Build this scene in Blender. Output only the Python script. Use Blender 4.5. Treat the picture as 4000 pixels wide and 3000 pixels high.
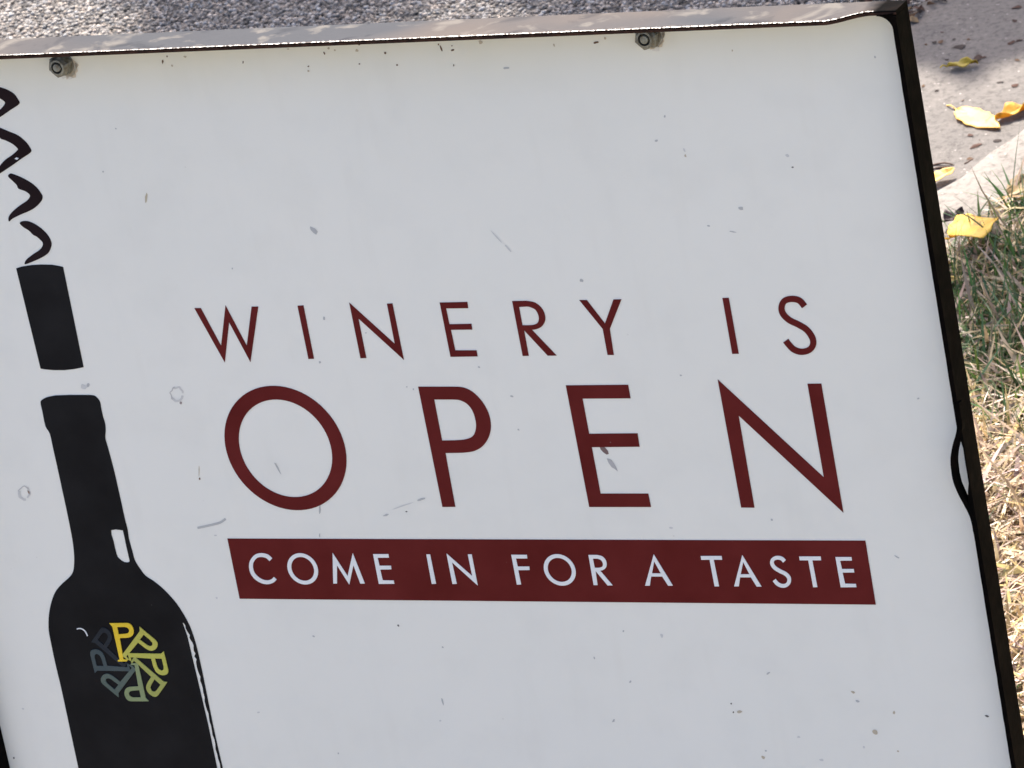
import bpy, bmesh, math, random
import numpy as np
from mathutils import Vector, Matrix
from mathutils.geometry import tessellate_polygon
for o in list(bpy.data.objects): bpy.data.objects.remove(o)
random.seed(7); RNG = np.random.default_rng(11)
scene = bpy.context.scene; COL = scene.collection

# ------------------------------------------------------------------ geometry of the shot
# sign axes seen from the camera (x right, y down, z forward), from the print's own horizontals and verticals
F = 20000.0                    # focal length in photograph pixels (4000 wide)
S = 1.26e-4                    # metres per photograph pixel on the sign
r_ = np.array([.8962, -.0099, -.4436]); d_ = np.array([.177, .9248, .3369])
r_ /= np.linalg.norm(r_); d_ -= r_ * (r_ @ d_); d_ /= np.linalg.norm(d_); b_ = np.cross(r_, d_)
LEAN = math.radians(9); HL = .53
up_ = math.cos(LEAN) * (-d_) + math.sin(LEAN) * (-b_)
MW = np.array([r_, np.cross(up_, r_), up_])       # camera axes -> world
LOOK = np.array([0, 0, HL]); CAM = LOOK - MW @ np.array([0, 0, F * S])
NV = MW @ (-b_); RV = MW @ r_; DV = MW @ d_         # sign: outward, right, down
def ray(px, py): return MW @ np.array([(px - 2000) / F, (py - 1500) / F, 1.0])
def gnd(px, py, z=0.0):
    v = ray(px, py); return CAM + v * ((z - CAM[2]) / v[2])
def uv(px, py, w=0.0):
    v = ray(px, py); P = CAM + v * (((LOOK + NV * w - CAM) @ NV) / (v @ NV)); Q = P - LOOK
    return (Q @ RV, Q @ DV)

# ------------------------------------------------------------------ camera
cd = bpy.data.cameras.new('camera'); cam = bpy.data.objects.new('camera', cd); COL.objects.link(cam)
cd.sensor_width = 36; cd.lens = F / 4000 * 36; cd.clip_start = .05; cd.clip_end = 1000
rot = Matrix(((MW[0, 0], -MW[0, 1], -MW[0, 2]), (MW[1, 0], -MW[1, 1], -MW[1, 2]), (MW[2, 0], -MW[2, 1], -MW[2, 2])))
cam.matrix_world = Matrix.Translation(Vector(CAM)) @ rot.to_4x4()
cd.dof.use_dof = True; cd.dof.focus_distance = F * S; cd.dof.aperture_fstop = 90
scene.camera = cam

# ------------------------------------------------------------------ sky, sun, exposure
SUN_AZ = np.array([-.42, .907]); SUN_EL = math.radians(52)
SV = np.array([SUN_AZ[0] * math.cos(SUN_EL), SUN_AZ[1] * math.cos(SUN_EL), math.sin(SUN_EL)]); SV /= np.linalg.norm(SV)
world = bpy.data.worlds.new('World'); scene.world = world; world.use_nodes = True
wn = world.node_tree.nodes; wn.clear()
sky = wn.new('ShaderNodeTexSky'); sky.sky_type = 'NISHITA'; sky.sun_disc = False
sky.sun_elevation = SUN_EL; sky.sun_rotation = math.atan2(SV[0], SV[1])
sky.air_density = .6; sky.dust_density = 3.0; sky.ozone_density = 0.0
bg = wn.new('ShaderNodeBackground'); bg.inputs['Strength'].default_value = .12
wo = wn.new('ShaderNodeOutputWorld')
world.node_tree.links.new(sky.outputs[0], bg.inputs[0]); world.node_tree.links.new(bg.outputs[0], wo.inputs[0])
sl = bpy.data.lights.new('sun', 'SUN'); sl.energy = 3.6; sl.angle = math.radians(.53); sl.color = (1, .94, .86)
sun = bpy.data.objects.new('sun', sl); COL.objects.link(sun)
sun.location = Vector(SV * 30); sun.rotation_euler = Vector(-SV).to_track_quat('-Z', 'Y').to_euler()
scene.view_settings.view_transform = 'Standard'; scene.view_settings.look = 'None'
scene.view_settings.exposure = 1.87; scene.view_settings.gamma = 1

# ------------------------------------------------------------------ helpers
def lin(*c): return tuple((x / 255 / 12.92 if x <= 10 else ((x / 255 + .055) / 1.055) ** 2.4) for x in c)
class NT:
    def __init__(s, name):
        s.m = bpy.data.materials.new(name); s.m.use_nodes = True; s.t = s.m.node_tree; s.t.nodes.clear()
        s.out = s.n('ShaderNodeOutputMaterial'); s.tc = s.n('ShaderNodeTexCoord')
    def n(s, kind, **kw):
        x = s.t.nodes.new(kind)
        for k, v in kw.items(): setattr(x, k, v)
        return x
    def l(s, a, b): s.t.links.new(a, b)
    def noise(s, scale, detail=4, rough=.55, vec=None, dist=0):
        x = s.n('ShaderNodeTexNoise'); x.inputs['Scale'].default_value = scale; x.inputs['Detail'].default_value = detail
        x.inputs['Roughness'].default_value = rough; x.inputs['Distortion'].default_value = dist
        s.l(vec if vec is not None else s.tc.outputs['Object'], x.inputs['Vector']); return x.outputs['Fac']
    def voro(s, scale, feature='F1', vec=None):
        x = s.n('ShaderNodeTexVoronoi'); x.feature = feature; x.inputs['Scale'].default_value = scale
        s.l(vec if vec is not None else s.tc.outputs['Object'], x.inputs['Vector']); return x
    def ramp(s, fac, stops, interp='LINEAR'):
        x = s.n('ShaderNodeValToRGB'); x.color_ramp.interpolation = interp; e = x.color_ramp.elements
        while len(e) < len(stops): e.new(.5)
        for i, (p, c) in enumerate(stops):
            e[i].position = p; e[i].color = (c, c, c, 1) if isinstance(c, (int, float)) else (*c, 1)
        s.l(fac, x.inputs['Fac']); return x.outputs['Color']
    def mix(s, fac, a, b, mode='MIX'):
        x = s.n('ShaderNodeMix', data_type='RGBA', blend_type=mode)
        for v, k in ((fac, 0), (a, 6), (b, 7)):
            if isinstance(v, (int, float)): x.inputs[k].default_value = v
            elif isinstance(v, tuple): x.inputs[k].default_value = (*v, 1)
            else: s.l(v, x.inputs[k])
        return x.outputs[2]
    def math(s, op, a, b=0.0):
        x = s.n('ShaderNodeMath', operation=op)
        for v, k in ((a, 0), (b, 1)):
            if isinstance(v, (int, float)): x.inputs[k].default_value = v
            else: s.l(v, x.inputs[k])
        return x.outputs[0]
    def bsdf(s, col, rough=.5, bump=None, strength=.2, dist=.001, spec=.5, **kw):
        p = s.n('ShaderNodeBsdfPrincipled')
        if isinstance(col, tuple): p.inputs['Base Color'].default_value = (*col, 1)
        else: s.l(col, p.inputs['Base Color'])
        if isinstance(rough, (int, float)): p.inputs['Roughness'].default_value = rough
        else: s.l(rough, p.inputs['Roughness'])
        p.inputs['Specular IOR Level'].default_value = spec
        for k, v in kw.items(): p.inputs[k.replace('_', ' ')].default_value = v
        if bump is not None:
            b = s.n('ShaderNodeBump'); b.inputs['Strength'].default_value = strength; b.inputs['Distance'].default_value = dist
            s.l(bump, b.inputs['Height']); s.l(b.outputs[0], p.inputs['Normal'])
        return p
    def done(s, sh): s.l(sh.outputs[0], s.out.inputs['Surface']); return s.m

def mesh_obj(name, verts, faces, mat=None, parent=None, smooth=False):
    me = bpy.data.meshes.new(name); me.from_pydata([tuple(v) for v in verts], [], faces); me.update()
    o = bpy.data.objects.new(name, me); COL.objects.link(o)
    if mat: me.materials.append(mat)
    if parent: o.parent = parent
    if smooth: me.polygons.foreach_set('use_smooth', [True] * len(me.polygons))
    return o
def tag(o, label=None, cat=None, group=None, kind=None):
    for k, v in (('label', label), ('category', cat), ('group', group), ('kind', kind)):
        if v: o[k] = v
    return o
def tube(path, radii, seg=8, cap=True):
    V, Fc = [], []; path = [Vector(p) for p in path]
    for i, p in enumerate(path):
        t = (path[min(i + 1, len(path) - 1)] - path[max(i - 1, 0)]).normalized()
        a = t.orthogonal().normalized() if i == 0 else (pa - t * pa.dot(t)).normalized()
        pa = a; c = t.cross(a)
        for k in range(seg):
            an = 2 * math.pi * k / seg; V.append(p + (a * math.cos(an) + c * math.sin(an)) * radii[i])
        if i:
            for k in range(seg):
                k2 = (k + 1) % seg; A, B = (i - 1) * seg, i * seg
                Fc.append((A + k, A + k2, B + k2, B + k))
    if cap: Fc += [tuple(range(seg))[::-1], tuple(range((len(path) - 1) * seg, len(path) * seg))]
    return V, Fc
def join(parts):
    V, Fc = [], []
    for v, f in parts:
        n = len(V); V += list(v); Fc += [tuple(i + n for i in x) for x in f]
    return V, Fc

# ------------------------------------------------------------------ materials
def m_panel():
    t = NT('sign_panel_white')
    big = t.noise(5, 3); fine = t.noise(40, 5); streak_v = t.n('ShaderNodeMapping'); streak_v.inputs['Scale'].default_value = (60, 60, 4)
    t.l(t.tc.outputs['Object'], streak_v.inputs[0]); st = t.noise(1, 3, vec=streak_v.outputs[0])
    c = t.mix(t.ramp(big, [(.35, 0), (.7, 1)]), (.835, .812, .745), (.80, .782, .718))
    c = t.mix(t.ramp(fine, [(.5, 0), (.85, .16)]), c, (.62, .60, .55))
    c = t.mix(t.ramp(st, [(.58, 0), (.8, .1)]), c, (.6, .56, .48))
    # warm bounced light below the top rail, painted into the panel colour and mottled
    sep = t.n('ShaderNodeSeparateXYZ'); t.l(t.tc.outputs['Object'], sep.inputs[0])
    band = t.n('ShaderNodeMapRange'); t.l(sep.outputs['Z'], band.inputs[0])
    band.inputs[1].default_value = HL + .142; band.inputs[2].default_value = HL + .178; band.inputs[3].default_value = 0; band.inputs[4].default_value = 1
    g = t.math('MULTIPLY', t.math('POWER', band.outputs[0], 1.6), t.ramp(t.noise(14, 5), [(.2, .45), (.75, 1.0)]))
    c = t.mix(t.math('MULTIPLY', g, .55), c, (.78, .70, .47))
    specks = t.voro(95); sp = t.ramp(specks.outputs['Distance'], [(.025, 1), (.06, 0)])
    keep = t.ramp(t.noise(23, 2), [(.6, 0), (.63, 1)])
    c = t.mix(t.math('MULTIPLY', t.math('MULTIPLY', sp, keep), .18), c, (.3, .25, .2))
    return t.done(t.bsdf(c, t.ramp(t.noise(18, 4), [(.3, .34), (.7, .5)]), bump=t.noise(9, 2), strength=.06, dist=.002, spec=.35))
def m_vinyl(name, col, var=.12, rough=.42):
    t = NT(name); n = t.noise(30, 5)
    dark = tuple(x * (1 - var) for x in col); lite = tuple(min(1, x * (1 + var) + .004) for x in col)
    c = t.mix(t.ramp(n, [(.3, 0), (.7, 1)]), dark, lite)
    sp = t.ramp(t.voro(170).outputs['Distance'], [(.03, 1), (.08, 0)])
    keep = t.ramp(t.noise(37, 2), [(.62, 0), (.66, 1)])
    c = t.mix(t.math('MULTIPLY', t.math('MULTIPLY', sp, keep), .3), c, (.3, .29, .28))
    return t.done(t.bsdf(c, rough, bump=t.noise(260, 3), strength=.05, dist=.0004, spec=.06))
def m_frame():
    t = NT('frame_black_paint')
    n1 = t.noise(26, 5, dist=.6); n2 = t.noise(5.5, 3, dist=.4); n3 = t.noise(160, 4)
    geo = t.n('ShaderNodeNewGeometry'); sx = t.n('ShaderNodeSeparateXYZ'); t.l(geo.outputs['Normal'], sx.inputs[0])
    upf = t.n('ShaderNodeMapRange'); t.l(sx.outputs['Z'], upf.inputs[0]); upf.inputs[1].default_value = .75; upf.inputs[2].default_value = .97
    sp_ = t.n('ShaderNodeSeparateXYZ'); t.l(t.tc.outputs['Object'], sp_.inputs[0])
    scorch = t.n('ShaderNodeMapRange'); t.l(t.math('ADD', sp_.outputs['X'], t.math('MULTIPLY', t.noise(120, 3), .005)), scorch.inputs[0])   # dust burnt off round the corner weld
    scorch.inputs[1].default_value = .2200; scorch.inputs[2].default_value = .2300; scorch.inputs[3].default_value = 1; scorch.inputs[4].default_value = 0
    dustf = t.math('MULTIPLY', upf.outputs[0], scorch.outputs[0])
    paint = t.mix(t.ramp(n3, [(.45, 0), (.75, 1)]), (.003, .0027, .0027), (.008, .0055, .0045))
    rust = t.mix(t.ramp(n3, [(.35, 0), (.65, 1)]), (.014, .006, .0035), (.006, .004, .003))
    paint = t.mix(t.ramp(n1, [(.56, 0), (.66, .75)]), paint, rust)
    dustc = t.mix(t.ramp(n2, [(.40, 0), (.58, 1)]), (.062, .064, .070), (.110, .093, .083))
    dustc = t.mix(t.ramp(t.noise(48, 4, dist=.5), [(.56, 0), (.66, .6)]), dustc, (.17, .155, .138))
    dustc = t.mix(t.ramp(t.noise(33, 4, dist=1.0), [(.55, 0), (.70, .8)]), dustc, (.028, .030, .036))
    c = t.mix(t.math('MULTIPLY', dustf, .9), paint, dustc)
    rg = t.mix(upf.outputs[0], t.ramp(n1, [(.3, .3), (.7, .6)]), t.ramp(n1, [(.35, .6), (.65, .85)]))
    return t.done(t.bsdf(c, rg, bump=t.noise(320, 4), strength=.25, dist=.0005, spec=.006))
def m_concrete(name, a, b, c3, pit=.5):
    t = NT(name)
    n = t.noise(3.2, 6); f = t.noise(190, 5, .7); mid = t.noise(28, 5)
    c = t.mix(t.ramp(n, [(.3, 0), (.7, 1)]), a, b)
    c = t.mix(t.ramp(mid, [(.4, 0), (.7, .55)]), c, c3)
    c = t.mix(t.ramp(f, [(.48, 0), (.68, .7)]), c, tuple(x * .42 for x in a))
    v = t.voro(150); keep = t.ramp(t.noise(70, 2), [(.5, 0), (.6, 1)])
    sp = t.math('MULTIPLY', t.ramp(v.outputs['Distance'], [(.10, 1), (.22, 0)]), keep)
    c = t.mix(t.math('MULTIPLY', sp, pit), c, (.05, .042, .04))
    v2 = t.voro(210); k2 = t.ramp(t.noise(90, 2), [(.55, 0), (.65, 1)])
    c = t.mix(t.math('MULTIPLY', t.math('MULTIPLY', t.ramp(v2.outputs['Distance'], [(.12, 1), (.26, 0)]), k2), .6), c, (.55, .5, .46))
    h = t.math('ADD', t.math('MULTIPLY', f, .6), t.math('MULTIPLY', mid, .7))
    return t.done(t.bsdf(c, .9, bump=h, strength=.55, dist=.004, spec=.2))
def m_road():
    t = NT('chip_seal_asphalt'); v = t.voro(170); n = t.noise(2.2, 5)
    c = t.ramp(v.outputs['Color'], [(.1, (.04, .037, .037)), (.5, (.10, .093, .09)), (.9, (.2, .185, .175))])
    c = t.mix(t.ramp(v.outputs['Distance'], [(.35, 0), (.75, 1)]), c, (.03, .03, .032))
    c = t.mix(t.ramp(n, [(.35, 0), (.7, .4)]), c, (.11, .10, .095))
    return t.done(t.bsdf(c, .85, bump=t.math('MULTIPLY', v.outputs['Distance'], -1.0), strength=1.0, dist=.004, spec=.25))
def m_attr(name, rough=.7, trans=.0, spec=.25, grain=80, namt=.35):
    """colour comes from the piece's own colour attribute, broken up by grain"""
    t = NT(name); a = t.n('ShaderNodeAttribute'); a.attribute_name = 'col'
    c = t.mix(t.math('MULTIPLY', t.noise(grain, 4), namt), a.outputs['Color'], (.02, .017, .012))
    p = t.bsdf(c, rough, spec=spec)
    if trans <= 0: return t.done(p)
    tr = t.n('ShaderNodeBsdfTranslucent'); t.l(c, tr.inputs['Color'])
    mx = t.n('ShaderNodeMixShader'); mx.inputs[0].default_value = trans; t.l(p.outputs[0], mx.inputs[1]); t.l(tr.outputs[0], mx.inputs[2])
    return t.done(mx)
def m_lawn():
    t = NT('thatch_and_soil'); n = t.noise(60, 6); n2 = t.noise(7, 4)
    c = t.mix(t.ramp(n, [(.35, 0), (.65, 1)]), (.15, .122, .078), (.335, .28, .185))
    c = t.mix(t.ramp(n2, [(.4, 0), (.65, .55)]), c, (.14, .15, .06))
    return t.done(t.bsdf(c, .95, bump=n, strength=.8, dist=.01, spec=.1))
def m_leaf(name, a, b, spots, trans=.35):
    t = NT(name); n = t.noise(55, 4); n2 = t.noise(160, 3)
    c = t.mix(t.ramp(n, [(.35, 0), (.65, 1)]), a, b)
    c = t.mix(t.ramp(n2, [(.6, 0), (.7, .8)]), c, spots)
    p = t.bsdf(c, .5, bump=t.noise(120, 3), strength=.4, dist=.001, spec=.3)
    tr = t.n('ShaderNodeBsdfTranslucent'); t.l(c, tr.inputs['Color'])
    mx = t.n('ShaderNodeMixShader'); mx.inputs[0].default_value = trans; t.l(p.outputs[0], mx.inputs[1]); t.l(tr.outputs[0], mx.inputs[2])
    return t.done(mx)
def m_zinc():
    t = NT('dull_zinc'); n = t.noise(420, 4)
    c = t.mix(t.ramp(n, [(.35, 0), (.65, 1)]), (.27, .27, .235), (.13, .11, .08))
    return t.done(t.bsdf(c, .5, bump=n, strength=.15, dist=.0003, spec=.5, Metallic=.45))
def m_bark():
    t = NT('bark'); n = t.noise(14, 6, dist=1)
    c = t.mix(t.ramp(n, [(.35, 0), (.65, 1)]), (.05, .038, .028), (.16, .125, .095))
    return t.done(t.bsdf(c, .95, bump=n, strength=.9, dist=.02, spec=.1))

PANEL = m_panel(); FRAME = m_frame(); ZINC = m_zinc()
MAROON = m_vinyl('maroon_vinyl', (.118, .0118, .0115)); BLACK = m_vinyl('black_vinyl', (.0105, .0100, .0110), .15, .6)
SCREW = m_vinyl('dark_umber_vinyl', (.015, .0075, .009), .15, .6); WHITEV = m_vinyl('white_vinyl', (.80, .80, .79), .02)
GUTTER = m_concrete('gutter_concrete', (.140, .127, .116), (.168, .151, .137), (.112, .103, .096))
KERB = m_concrete('kerb_concrete', (.205, .182, .161), (.235, .212, .188), (.18, .161, .144), .3)

# ------------------------------------------------------------------ the setting: kerb line runs away to the right of the road
KD = np.array([.407, .9134]); KN = np.array([-.9134, .407])       # along the kerb, towards the road
def kp(t, n, z=0.0): return (KD[0] * t + KN[0] * n, KD[1] * t + KN[1] * n, z)
N_GRASS, N_KERB, N_ROAD = .575, .722, 1.128
ZG = -.125
def zgut(p): return ZG + .004 * (np.array(p[:2]) @ KN - (N_KERB - .02)) / (N_ROAD + .035 - N_KERB)
def strip(name, n0, n1, z0, z1, mat, label=None, ta=-160, tb=160):
    ts = np.linspace(ta, tb, 3)
    V = [kp(t, n, z) for t in ts for n, z in ((n0, z0), (n1, z1))]
    Fc = [(2 * i, 2 * i + 2, 2 * i + 3, 2 * i + 1) for i in range(2)]
    o = mesh_obj(name, V, [f[::-1] for f in Fc], mat)
    return tag(o, label, kind='structure')
LAWN = m_lawn()
strip('lawn', -160, N_GRASS + .01, 0, 0, LAWN, 'dry lawn ground under the sign')
road = strip('road', N_ROAD, 8.0, ZG - .002, ZG + .02, m_road(), 'chip seal road surface beyond the gutter')
strip('gutter', N_KERB - .02, N_ROAD + .015, ZG, ZG + .004, GUTTER, 'speckled grey concrete gutter between kerb and road')
strip('far_verge', 8.0, 170, .0, .0, LAWN, 'verge on the other side of the road')
# kerb: rounded road edge, slightly uneven
def kerb_mesh():
    prof = [(N_GRASS - .01, -.06), (N_GRASS - .01, .004), (N_KERB - .018, .004), (N_KERB - .010, .002), (N_KERB - .003, -.006), (N_KERB, -.016), (N_KERB + .012, -.2)]
    ts = np.concatenate([[-160, -20, -4], np.arange(-1, 3, .02), [4, 20, 160]]); V, Fc = [], []; k = len(prof)
    for i, t in enumerate(ts):
        for j, (n, z) in enumerate(prof):
            a = .0012 * (math.sin(t * 41 + j) + math.sin(t * 97 + 2 * j)) if 2 <= j <= 5 else 0
            V.append(kp(t, n + a, z + a * .6))
        if i: Fc += [((i - 1) * k + j, (i - 1) * k + j + 1, i * k + j + 1, i * k + j) for j in range(k - 1)]
    return V, Fc
tag(mesh_obj('kerb', *kerb_mesh(), KERB, smooth=True), 'pale concrete kerb between lawn and gutter', kind='structure')

# road aggregate: real chippings where the road shows over the sign
def chippings():
    bm = bmesh.new(); bmesh.ops.create_icosphere(bm, subdivisions=1, radius=1); base = np.array([v.co[:] for v in bm.verts]); fc = np.array([[v.index for v in f.verts] for f in bm.faces]); bm.free()
    base = base.astype(float); P = []
    pitch = .0034
    for x in np.arange(-1.62, -.3, pitch):
        for y in np.arange(1.55, 1.92, pitch):
            P.append((x, y))
    P = np.array(P) + RNG.uniform(-.5, .5, (len(P), 2)) * pitch
    nn = P @ KN; P = P[nn > N_ROAD + .004]; nn = P @ KN
    n = len(P); sc = RNG.uniform(.0010, .0025, n)[:, None] * RNG.uniform(.75, 1.35, (n, 3)); sc[:, 2] *= .8
    a = RNG.uniform(0, 6.28, n); ca, sa = np.cos(a), np.sin(a)
    vb = base[None] * sc[:, None] * RNG.uniform(.72, 1.2, (n, len(base), 1))
    V = np.stack([vb[..., 0] * ca[:, None] - vb[..., 1] * sa[:, None], vb[..., 0] * sa[:, None] + vb[..., 1] * ca[:, None], vb[..., 2]], -1)
    zr = ZG - .002 + (nn - N_ROAD) / (8 - N_ROAD) * .022
    V += np.stack([P[:, 0], P[:, 1], zr + RNG.uniform(-.0012, .0012, n)], -1)[:, None]
    m = len(base); Fc = (fc[None] + (np.arange(n) * m)[:, None, None]).reshape(-1, 3)
    g = RNG.normal(.28, .12, n).clip(.02, .5)[:, None] * np.array([1.08, .97, .87]) ** RNG.uniform(.2, 1.8, (n, 1))
    colr = np.repeat(np.concatenate([g, np.ones((n, 1))], 1), m, 0)
    return V.reshape(-1, 3), Fc, colr
def np_mesh(name, V, Fc, colr, mat, parent=None):
    me = bpy.data.meshes.new(name); k = Fc.shape[1]
    me.vertices.add(len(V)); me.vertices.foreach_set('co', V.astype(np.float32).ravel())
    me.loops.add(Fc.size); me.loops.foreach_set('vertex_index', Fc.astype(np.int32).ravel())
    me.polygons.add(len(Fc)); me.polygons.foreach_set('loop_start', np.arange(0, Fc.size, k, dtype=np.int32))
    me.update(calc_edges=True); me.validate()
    at = me.color_attributes.new('col', 'FLOAT_COLOR', 'POINT'); at.data.foreach_set('color', colr.astype(np.float32).ravel())
    me.materials.append(mat); o = bpy.data.objects.new(name, me); COL.objects.link(o)
    if parent: o.parent = parent
    return o
tag(np_mesh('road_chippings', *chippings(), m_attr('stone_chip', .75, 0, .35, 400, .3), road), kind='stuff')

# ------------------------------------------------------------------ the sign
sign = bpy.data.objects.new('pavement_sign', None); COL.objects.link(sign)
tag(sign, 'white winery sign board in black metal frame standing on the dry lawn', 'sign')
def W(u, v, w=0.0): return LOOK + RV * u + DV * v + NV * w
U0, U1, VB = -.344, .2345, .43
TOPV = -.190
def box_uvw(u0, u1, v0, v1, w0, w1):
    V = [W(u, v, w) for w in (w0, w1) for v in (v0, v1) for u in (u0, u1)]
    return V, [(0, 1, 3, 2), (4, 6, 7, 5), (0, 4, 5, 1), (2, 3, 7, 6), (0, 2, 6, 4), (1, 5, 7, 3)]
def bevel(o, width, seg=2):
    bm = bmesh.new(); bm.from_mesh(o.data); bmesh.ops.recalc_face_normals(bm, faces=bm.faces[:])
    if width: bmesh.ops.bevel(bm, geom=[e for e in bm.edges if e.calc_face_angle(0) > .6], offset=width, segments=seg, profile=.5, affect='EDGES', clamp_overlap=True)
    bm.to_mesh(o.data); bm.free(); return o
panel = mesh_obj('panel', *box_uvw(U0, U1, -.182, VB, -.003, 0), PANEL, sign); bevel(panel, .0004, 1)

# --- print, traced in photograph pixels and laid on the panel as thin vinyl
def cr(P, n=5, closed=False):
    P = [np.array(p, float) for p in P]; out = []; L = len(P)
    for i in range(L if closed else L - 1):
        g = (lambda k: P[k % L]) if closed else (lambda k: P[max(0, min(L - 1, k))])
        a, b, c, d = g(i - 1), g(i), g(i + 1), g(i + 2)
        for k in range(n):
            t = k / n; out.append(tuple(.5 * (2 * b + (c - a) * t + (2 * a - 5 * b + 4 * c - d) * t * t + (3 * b - a - 3 * c + d) * t ** 3)))
    if not closed: out.append(tuple(P[-1]))
    return out
def crop(x0, y0, s): return lambda P: [(x0 + s * a, y0 + s * b) for a, b in P]
def decal_uv(name, loops, mat, w, parent=panel, thick=.0003):
    loops = [[Vector((u, v, 0)) for u, v in L] for L in loops]
    flat = [p for L in loops for p in L]; tri = tessellate_polygon(loops); n = len(flat)
    V = [W(p.x, p.y, w) for p in flat] + [W(p.x, p.y, w - thick + .00004) for p in flat]
    Fc = []
    for t in tri:
        a, b, c = (flat[i] for i in t)
        Fc.append(tuple(t) if (b - a).cross(c - a).z < 0 else tuple(t)[::-1])
    k = 0
    for L in loops:
        m = len(L)
        for i in range(m): j = (i + 1) % m; Fc.append((k + i, k + j, n + k + j, n + k + i))
        k += m
    return mesh_obj(name, V, Fc, mat, parent)
def decal(name, loops, mat, w=.0003, **k): return decal_uv(name, [[uv(*p) for p in L] for L in loops], mat, w, **k)
def stroke(P, wd, n=6):
    P = [np.array(p) for p in cr(P, n)]; A, B = [], []
    for i, p in enumerate(P):
        t = P[min(i + 1, len(P) - 1)] - P[max(0, i - 1)]; t /= np.linalg.norm(t); q = np.array([-t[1], t[0]]) * wd / 2
        A.append(tuple(p + q)); B.append(tuple(p - q))
    return A + B[::-1]
def ell(cx, cy, a, b, sh, n=72):
    """ellipse with half extents a, b whose top point leans by -sh"""
    cv = sh * b; l11 = a; l21 = cv / a; l22 = math.sqrt(b * b - l21 * l21)
    return [(cx + l11 * math.cos(t), cy + l21 * math.cos(t) + l22 * math.sin(t)) for t in (2 * math.pi * k / n for k in range(n))]
cA, cB, cC = crop(700, 1100, .57274), crop(1500, 1100, .57274), crop(2400, 1100, .57262)
e1, e2, e3 = crop(800, 2050, .45208), crop(1600, 2050, .45208), crop(2500, 2050, .45208)
LET = [
 (cA, [[(105,180),(148,180),(287,438),(317,162),(462,437),(495,170),(540,170),(487,547),(341,275),(312,550)]]),
 (cA, [[(808,164),(848,161),(920,525),(883,527)]]),
 (cA, [[(1161,143),(1472,425),(1418,150),(1455,148),(1533,532),(1223,250),(1277,520),(1238,522)]]),
 (cB, [[(381,142),(569,138),(575,180),(424,182),(447,290),(597,287),(603,326),(457,328),(487,468),(632,468),(639,509),(455,512)]]),
 (cB, [[(875,132)] + cr([(970,130),(1030,142),(1075,178),(1098,225),(1099,268),(1078,304),(1045,322),(1010,328)]) + [(1178,503),(1118,504),(956,330),(988,505),(947,506)],
       cr([(922,172),(975,169)], 1) + cr([(990,170),(1033,190),(1056,235),(1052,275),(1025,293),(985,297)]) + [(945,297)]]),
 (cB, [[(1333,125),(1384,125),(1508,285),(1566,121),(1620,120),(1541,322),(1568,499),(1526,499),(1493,322)]]),
 (cC, [[(738,111),(781,110),(849,491),(805,492)]]),
 (cC, [stroke([(1298,168),(1262,128),(1208,117),(1160,132),(1141,175),(1152,220),(1195,262),(1260,294),(1315,330),(1352,385),(1355,432),(1328,466),(1275,478),(1225,462),(1190,428),(1170,402)], 42)]),
 (cA, [ell(726,1134,416,424,85), ell(726,1136,319,333,65)]),
 (cB, [[(234,716)] + cr([(480,716),(545,722),(610,755),(672,820),(715,900),(730,985),(715,1060),(675,1120),(620,1153),(560,1164),(500,1167)]) + [(420,1168),(487,1535),(400,1536)],
       [(343,803)] + cr([(470,803),(520,808),(570,835),(607,885),(628,960),(624,1020),(600,1058),(550,1076),(480,1082)]) + [(397,1083)]]),
 (cB, [[(1241,707),(1666,703),(1682,795),(1355,797),(1400,1037),(1730,1034),(1744,1125),(1418,1128),(1478,1445),(1803,1445),(1822,1536),(1401,1536)]]),
 (cC, [[(706,667),(1430,1335),(1318,696),(1412,695),(1563,1575),(848,912),(956,1541),(866,1540)]]),
]
for f, loops in LET: decal('letter', [f(L) for L in loops], MAROON)
decal('banner', [[(889,2103.3),(3380.7,2111.5),(3421.3,2361),(937,2338)]], MAROON)
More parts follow.
